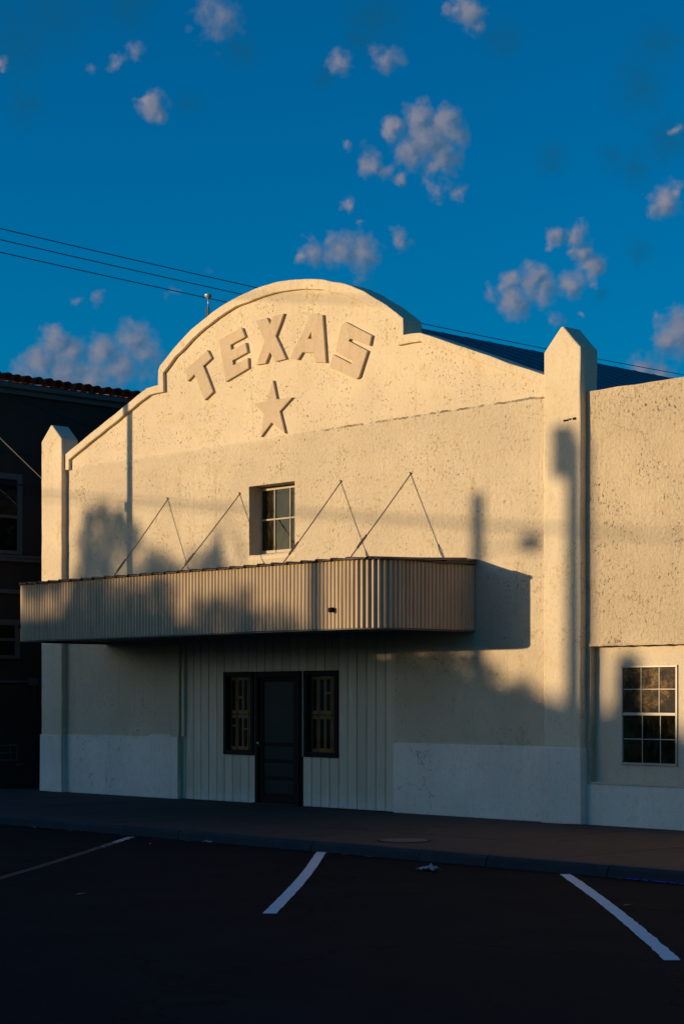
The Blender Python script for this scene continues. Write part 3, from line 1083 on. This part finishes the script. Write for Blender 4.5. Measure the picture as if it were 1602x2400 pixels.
for (a, b_, zc, y, cs, gm) in ((zm + .02, z1 - .028, 1.81, .108, (7.135, 7.425), 'screened_glass'), (z0 + .03, zm - .02, 1.155, .122, (7.145, 7.435), 'dusty_reflection_glass')):
    for c in cs:
        box('muntin', c - .006, c + .006, y - .004, y + .012, a, b_, A, ww, bev=.002)
    box('muntin', x0 + .022, x1 - .03, y - .002, y + .010, zc - .006, zc + .006, A, ww, bev=.002)
    ex = [x0 + .022, cs[0], cs[1], x1 - .03]
    ez = [a, zc, b_]
    for i in range(3):
        for j in range(2):
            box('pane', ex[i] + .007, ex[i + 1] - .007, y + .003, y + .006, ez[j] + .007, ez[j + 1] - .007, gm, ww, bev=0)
mesh('wing_roof', [(6.3, .3, 5.5), (14, .3, 5.5), (14, 30, 5.5), (6.3, 30, 5.5)], [(0, 1, 2, 3)], 'dark_roof', wing)
box('wing_side_wall', 13.7, 14.0, .31, 30, 0, 5.6, 'wing_stucco', wing, bev=0)

# ------------------------------------------------------------------ the neighbour across the alley
nb = thing('tile_roofed_house', 'dark stucco house with clay tile eaves across the alley on the left', 'building', (-12, 5, 0))
NX = -7.8
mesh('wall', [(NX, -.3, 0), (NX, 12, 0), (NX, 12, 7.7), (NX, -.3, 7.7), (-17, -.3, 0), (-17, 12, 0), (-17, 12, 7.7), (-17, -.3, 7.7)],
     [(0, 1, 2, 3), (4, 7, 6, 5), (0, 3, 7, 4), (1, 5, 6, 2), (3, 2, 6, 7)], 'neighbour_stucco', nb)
box('frieze', NX, NX + .07, -.4, 12, 7.46, 7.66, 'neighbour_trim', nb)
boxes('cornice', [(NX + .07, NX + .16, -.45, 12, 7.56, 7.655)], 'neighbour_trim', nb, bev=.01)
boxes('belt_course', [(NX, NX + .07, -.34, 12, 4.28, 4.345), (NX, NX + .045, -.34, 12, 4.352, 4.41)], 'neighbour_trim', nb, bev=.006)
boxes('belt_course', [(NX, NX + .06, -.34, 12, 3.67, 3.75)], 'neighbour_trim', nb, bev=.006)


def nb_window(y0, y1, z0, z1, zm, lab):
    wn = box('window', NX + .004, NX + .012, y0 + .1, y1 - .1, z0 + .08, z1 - .08, 'interior', nb, bev=0, label=lab)
    boxes('frame', [(NX + .002, NX + .05, y0, y0 + .11, z0, z1), (NX + .002, NX + .05, y1 - .11, y1, z0, z1), (NX + .002, NX + .05, y0 + .11, y1 - .11, z1 - .11, z1), (NX + .002, NX + .06, y0 + .11, y1 - .11, z0, z0 + .07)], 'neighbour_trim', wn, bev=.004)
    box('meeting_rail', NX + .014, NX + .045, y0 + .11, y1 - .11, zm - .03, zm + .03, 'neighbour_trim', wn)
    box('pane', NX + .02, NX + .023, y0 + .11, y1 - .11, z0 + .07, zm - .03, 'dusty_reflection_glass', wn, bev=0)
    box('pane', NX + .026, NX + .029, y0 + .11, y1 - .11, zm + .03, z1 - .11, 'dusty_reflection_glass', wn, bev=0)


nb_window(-.25, .52, 4.42, 5.95, 5.13, 'upper sash window in the dark neighbouring wall')
nb_window(-.25, .47, 2.43, 3.18, 2.8, 'lower window in the dark neighbouring wall')
boxes('vent_grille', [(NX + .002, NX + .03, -.2, .42, .5, .53), (NX + .002, NX + .03, -.2, .42, .78, .81), (NX + .002, NX + .03, -.2, .42, .64, .66), (NX + .002, NX + .03, .26, .28, .53, .78), (NX + .002, NX + .03, .4, .42, .53, .78)], 'neighbour_trim', nb)
tube('conduit', [(NX + .03, -.3, 2.0), (NX + .03, .76, 2.0), (NX + .03, .80, 1.96), (NX + .03, .80, .44), (NX + .03, .4, .42)], .02, 'neighbour_trim', nb)
box('junction_box', NX + .002, NX + .09, .68, .86, 1.93, 2.07, 'neighbour_trim', nb)
# clay barrel tiles
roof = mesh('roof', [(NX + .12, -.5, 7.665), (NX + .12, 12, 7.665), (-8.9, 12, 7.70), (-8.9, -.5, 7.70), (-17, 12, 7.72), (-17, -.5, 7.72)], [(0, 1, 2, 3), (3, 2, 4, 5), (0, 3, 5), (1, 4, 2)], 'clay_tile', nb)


def tile_mesh(r0, r1, ln):
    vs, fs = [], []
    m = 8
    for k in range(m + 1):
        a = math.pi * k / m
        for x_, r_ in ((0, r0), (-ln, r1)):
            vs.append((x_, -r_ * math.cos(a), r_ * math.sin(a)))
            vs.append((x_, -(r_ - .014) * math.cos(a), (r_ - .014) * math.sin(a)))
    for k in range(m):
        j = 4 * k
        fs += [(j, j + 4, j + 6, j + 2), (j + 1, j + 3, j + 7, j + 5), (j, j + 1, j + 5, j + 4), (j + 2, j + 6, j + 7, j + 3)]
    me = bpy.data.meshes.new('tile')
    me.from_pydata(vs, [], fs)
    me.materials.append(MATS['clay_tile'])
    me.polygons.foreach_set('use_smooth', [True] * len(me.polygons))
    return me


tm = tile_mesh(.118, .10, .45)
slope = math.atan2(.12, 1.22)
for row in range(2):
    for i in range(30):
        o = bpy.data.objects.new('roof_tile', tm)
        COL.objects.link(o)
        o.parent = roof
        u = row * .36
        o.location = (NX + .20 - u * math.cos(slope) + random.uniform(-.025, .025), -.36 + i * .232 + random.uniform(-.012, .012), 7.665 + u * math.sin(slope) + .045 + row * .012 + random.uniform(-.006, .006))
        o.rotation_euler = (random.uniform(-.05, .05), slope + random.uniform(-.05, .05), random.uniform(-.03, .03))

# ------------------------------------------------------------------ overhead wires
def wire(name, pts, r, mat, label, group=None, sag=.0, cat='cable'):
    pp = []
    for a, b_ in zip(pts, pts[1:]):
        a = Vector(a)
        b_ = Vector(b_)
        for i in range(24):
            t = i / 24
            pp.append(a.lerp(b_, t) - Vector((0, 0, sag * 4 * t * (1 - t))))
    pp.append(Vector(pts[-1]))
    bm = bmesh.new()
    add_tube(bm, pp, r, 6)
    return tag(bm_mesh(name, bm, mat, smooth=True), label, cat, group)


PX_, PY_ = -6.40, -4.40
for dx, zz, z2, lab in ((0, 10.26, 10.38, 'top one of three power lines passing behind the arched parapet'), (0.0, 10.06, 10.18, 'middle one of three power lines passing behind the arched parapet'), (0, 9.83, 9.98, 'lowest of three power lines passing behind the arched parapet')):
    wire('power_line', [(PX_, PY_, zz), (-6.4, 34, z2)], .0085, 'cable', lab, 'power lines over the alley', .36)
wire('service_cable', [(-7.55, -.55, 7.52), (-7.55, 3.4, 6.72)], .012, 'cable', 'dark sagging cable across the neighbouring wall below its eaves', sag=.02)
wire('service_cable', [(-7.55, -.55, 6.34), (-7.55, 3.0, 6.22)], .008, 'cable', 'thin dark level cable behind the left pilaster top', sag=.01)
wire('service_cable', [(-7.55, -.55, 5.77), (-7.55, 3.0, 5.60)], .016, 'cable', 'thick dark cable crossing the upper sash window', sag=.01)
wire('guy_strand', [(-7.0, -.75, 6.68), (-7.0, 1.2, 5.27)], .009, 'bare_cable', 'pale slanting wire strand catching sunlight left of the pilaster', sag=.01)
# steel pole at the kerb: its sharp shadow falls on the wall
pl = thing('steel_pole', 'slim steel utility pole at the kerb, outside the left edge', 'pole', (PX_, PY_, 0))
tube('shaft', [(PX_, PY_, 0), (PX_, PY_, 10.4)], [.075, .062], 'pole_steel', pl, n=12)
box('bracket', PX_ - .12, PX_ - .04, PY_ - .05, PY_ + .05, 5.50, 5.66, 'pole_steel', pl)
box('crossarm', PX_ - .05, PX_ + .05, PY_ - .06, PY_ + .06, 9.75, 10.3, 'pole_steel', pl)
K = -24.0


def back(X, Z, y, y0=0.0):
    """the point at depth y whose shadow falls on (X, y0, Z) of the facade"""
    t = (y0 - y)
    return Vector((X - .61 * t, y, Z + .13 * t))


# street wires whose soft shadows cross the wall
def shadow_wire(A, B, ya, yb, r, lab):
    a = back(*A, ya)
    b_ = back(*B, yb)
    d = b_ - a
    wire('street_cable', [tuple(a - d * 1.6), tuple(b_ + d * 1.6)], r, 'cable', lab, 'street cables behind the viewer', 0)


shadow_wire((-5.9, 5.40), (1.57, 4.50), -17, -21, .017, 'thick bundled street cable, upper one, behind the viewer')
shadow_wire((-5.9, 5.27), (1.57, 4.44), -17, -21, .011, 'thinner street cable just below the bundled one, behind the viewer')
shadow_wire((-.76, 8.19), (2.40, 7.62), -17, -19, .02, 'highest street cable behind the viewer')

# ------------------------------------------------------------------ across the street (behind the viewer): what shades the foreground
YB = -36.0


def sil(pts):
    return [(back(X, Z, YB).x, back(X, Z, YB).z) for X, Z in pts]


gb = thing('gabled_shop', 'low gabled shop across the street behind the viewer', 'building', (-12, -30, 0))
g1 = sil([(.8, 2.35), (2.9, 2.36), (3.4, 2.05), (9.8, .78)])
plate('wall', [[(g1[0][0], ROAD), (g1[-1][0], ROAD)] + g1[::-1]], YB - .3, YB, 'far_wall', gb)
rv = [(x_ * 1.0, YB + .3, z_) for x_, z_ in g1] + [(x_, YB - 9, z_) for x_, z_ in g1]
mesh('roof', rv, [(0, 1, 5, 4), (1, 2, 6, 5), (2, 3, 7, 6)], 'dark_roof', gb)
fb = thing('flat_shop', 'taller flat-topped shop across the street left of the gabled one', 'building', (-30, -30, 0))
f0 = back(.9, 2.74, YB)
box('wall', -60, f0.x, YB - 10, YB - .01, ROAD, f0.z, 'far_wall', fb, bev=0)
box('parapet_cap', -60, f0.x + .05, YB - .3, YB + .06, f0.z, f0.z + .08, 'far_wall', fb)
hb = thing('garage_row', 'long flat-topped garage across the street right of the gabled shop', 'building', (5, -30, 0))
h0 = back(9.8, .9, YB)
box('wall', h0.x + .02, 16, YB - 10, YB - .02, ROAD, h0.z, 'far_wall', hb, bev=0)
box('parapet_cap', h0.x + .02, 16.05, YB - .3, YB + .04, h0.z, h0.z + .07, 'far_wall', hb)


def tree(name, lab, blobs_, y, trunk_x, n, seed, leaf=.17, cull=-.12):
    rr = random.Random(seed)
    base = back(trunk_x, 0, y)
    t = thing(name, lab, 'tree', (base.x, y, ROAD), 'street trees across the road')
    cs = []
    for X, Z, r in blobs_:
        c = back(X, Z, y)
        cs.append((c, r))
    top = cs[0][0]
    bm = bmesh.new()
    fork = Vector((base.x, y, top.z - 2.2))
    add_tube(bm, [(base.x, y, ROAD), (base.x + .05, y, 1.4), fork], [.16, .12, .09], 8)
    for c, r in cs:
        add_tube(bm, [fork, fork.lerp(c, .5) + Vector((0, 0, -.1)), c], [.06, .035, .015], 5)
    bm_mesh('trunk', bm, 'trunk', t, smooth=True)
    vs, fs = [], []
    for c, r in cs:
        for i in range(int(n * r * r * (1 if r > .27 else 1.6))):
            d = Vector((rr.gauss(0, 1), rr.gauss(0, 1), rr.gauss(0, 1)))
            d = d.normalized() * r * rr.random() ** .45
            d.z *= 1.1
            p = c + d
            if noise.noise(Vector((p.x * 2.2 + seed, p.y * 1.2, p.z * 1.5))) < cull:
                continue
            u = Vector((rr.gauss(0, 1), rr.gauss(0, 1), rr.gauss(0, 1))).normalized()
            v = u.orthogonal().normalized()
            s = leaf * rr.uniform(.6, 1.2)
            j = len(vs)
            vs += [p - u * s * .5, p + v * s * .25, p + u * s * .5, p - v * s * .25]
            fs.append((j, j + 1, j + 2, j + 3))
    mesh('crown', vs, fs, 'leaf', t)
    return t


tree('street_tree', 'leafy street tree across the road, farthest left', [(-4.7, 3.55, .7), (-4.25, 4.25, .5), (-4.95, 4.45, .36), (-4.9, 4.85, .24), (-4.3, 4.75, .3), (-3.3, 3.8, .5), (-2.6, 3.4, .55), (-5.3, 2.9, .55), (-4.0, 2.95, .85), (-3.7, 4.5, .3), (-2.9, 3.85, .4), (-2.3, 3.7, .3), (-5.0, 4.0, .4), (-4.55, 5.0, .16), (-3.95, 4.8, .18)], -28, -4.0, 2000, 1, cull=-.17)
tree('street_tree', 'rounded street tree across the road, second from the left', [(-1.4, 3.6, .55), (-1.15, 4.1, .42), (-1.95, 3.65, .5), (-.6, 3.0, .45), (-1.2, 2.8, .7), (.2, 2.8, .5), (.9, 2.9, .4)], -28, -1.3, 2000, 2, cull=-.17)
tree('street_tree', 'broad street tree across the road, second from the right', [(2.7, 2.55, .5), (3.55, 2.3, .5), (2.0, 2.6, .45), (3.8, 1.95, .5), (3.0, 2.05, .65), (4.25, 2.35, .22)], -28, 2.9, 1500, 3)
tree('street_tree', 'sparse street tree across the road, farthest right', [(4.75, 1.85, .30), (4.62, 2.2, .2), (5.15, 1.8, .26), (4.35, 1.7, .34)], -27, 4.7, 1100, 4)
tree('tall_shadow_shape', 'slender unseen leafy shape behind the viewer, added for its shadow on the window', [(6.87, 2.1, .2), (6.86, 1.85, .24), (6.85, 1.55, .25), (6.86, 1.2, .25)], -26, 6.86, 4000, 6, cull=-2)  # unseen rounded shape, added to shade the left of the wing window

# pole with transformer and a lamp post: soft shadows at the right
up = back(6.19, 0, K, -.12)
ut = thing('utility_pole', 'wooden utility pole with a transformer can behind the viewer', 'pole', (up.x, K, ROAD))
ztop = back(6.17, 5.15, K, -.12).z
tube('shaft', [(up.x, K, ROAD), (up.x, K, ztop)], [.145, .12], 'pole_wood', ut, n=10)
zt0 = back(0, 4.66, K, -.12).z
zt1 = back(0, 5.36, K, -.12).z
tube('transformer', [(up.x - .17, K, zt0), (up.x - .17, K, zt1)], .19, 'pole_steel', ut, n=14)
lp_ = back(4.36, 0, K)
lt = thing('lamp_post', 'street lamp post with a side lantern behind the viewer', 'lamp', (lp_.x, K, ROAD))
zl = back(4.36, 4.6, K).z
tube('shaft', [(lp_.x, K, ROAD), (lp_.x, K, zl)], [.14, .11], 'pole_steel', lt, n=10)
bq = back(5.34, 3.83, K)
tube('arm', [(lp_.x, K, bq.z - .05), (bq.x, K, bq.z - .02)], .018, 'pole_steel', lt, n=6)
bm = bmesh.new()
bmesh.ops.create_uvsphere(bm, u_segments=14, v_segments=10, radius=1, matrix=Matrix.Translation(bq) @ Matrix.Diagonal((.23, .15, .13, 1)))
bm_mesh('lantern', bm, 'pole_steel', lt, smooth=True)
# ------------------------------------------------------------------ small things on the ground
cov = thing('utility_cover', 'round metal utility cover set into the brown sidewalk', 'manhole cover', (6.61, -3.80, 0))
bm = bmesh.new()
bmesh.ops.create_cone(bm, cap_ends=True, segments=40, radius1=.288, radius2=.286, depth=.02, matrix=Matrix.Translation((6.61, -3.80, .0)))
bm_mesh('lid', bm, 'cover_metal', cov)
bm = bmesh.new()
N = 48
for (ra, rb_) in ((.296, .318),):
    v0 = [bm.verts.new((6.61 + ra * math.cos(2 * math.pi * k / N), -3.80 + ra * math.sin(2 * math.pi * k / N), .008)) for k in range(N)]
    v1 = [bm.verts.new((6.61 + rb_ * math.cos(2 * math.pi * k / N), -3.80 + rb_ * math.sin(2 * math.pi * k / N), .0065)) for k in range(N)]
    for k in range(N):
        bm.faces.new((v0[k], v0[(k + 1) % N], v1[(k + 1) % N], v1[k]))
bm_mesh('rim', bm, 'dark_frame', cov)


def crumple(name, x_, y_, sx, sy, h, mat, lab, cat, seed, group=None, zb=ROAD):
    bm = bmesh.new()
    nn_ = 9
    gr = [[bm.verts.new((x_ + sx * (i / nn_ - .5) + .02 * noise.noise(Vector((i, j, seed))), y_ + sy * (j / nn_ - .5) + .02 * noise.noise(Vector((i, j, seed + 5))),
           zb + .008 + h * max(0, .4 + noise.noise(Vector((i * .5, j * .5, seed + 9)))) * (1 - abs(i / nn_ - .5)))) for j in range(nn_ + 1)] for i in range(nn_ + 1)]
    for i in range(nn_):
        for j in range(nn_):
            bm.faces.new((gr[i][j], gr[i + 1][j], gr[i + 1][j + 1], gr[i][j + 1]))
    return tag(bm_mesh(name, bm, mat), lab, cat, group)


crumple('paper_scrap', 8.58, -5.44, .24, .15, .07, 'paper', 'crumpled pale paper scrap on the asphalt between two bright parking lines', 'litter', 1)
crumple('paper_scrap', 4.09, -4.72, .14, .05, .03, 'paper', 'tiny white scrap in the gutter between faded and bright parking lines', 'litter', 2)
for i in range(7):
    crumple('blue_scrap', 10.60 + i * .115 + random.uniform(-.02, .02), -4.70 - .008 * i, .075, .03, .012, 'blue_plastic', 'small scrap in the row of bright blue plastic bits along the gutter', 'litter', 20 + i, 'blue plastic bits in the gutter')
rl = random.Random(11)
for i in range(18):
    near = rl.random() < .65
    gx = rl.uniform(0, 12.5)
    gy = -4.72 - abs(rl.gauss(0, .05)) if near else rl.uniform(-10, -4.8)
    s = rl.uniform(.03, .06)
    a = rl.uniform(0, 6.3)
    u = Vector((math.cos(a), math.sin(a), 0))
    v = Vector((-math.sin(a), math.cos(a), 0))
    p = Vector((gx, gy, ROAD + .006))
    o = mesh('dry_leaf', [p - u * s, p - u * s * .3 + v * s * .45 + Vector((0, 0, .008)), p + u * s + Vector((0, 0, .012)), p - v * s * .4 + Vector((0, 0, .01))], [(0, 1, 2), (0, 2, 3)], 'dry_leaf')
    tag(o, 'small dry leaf lying on the dark street by the kerb', 'leaf', 'dry leaves on the street')
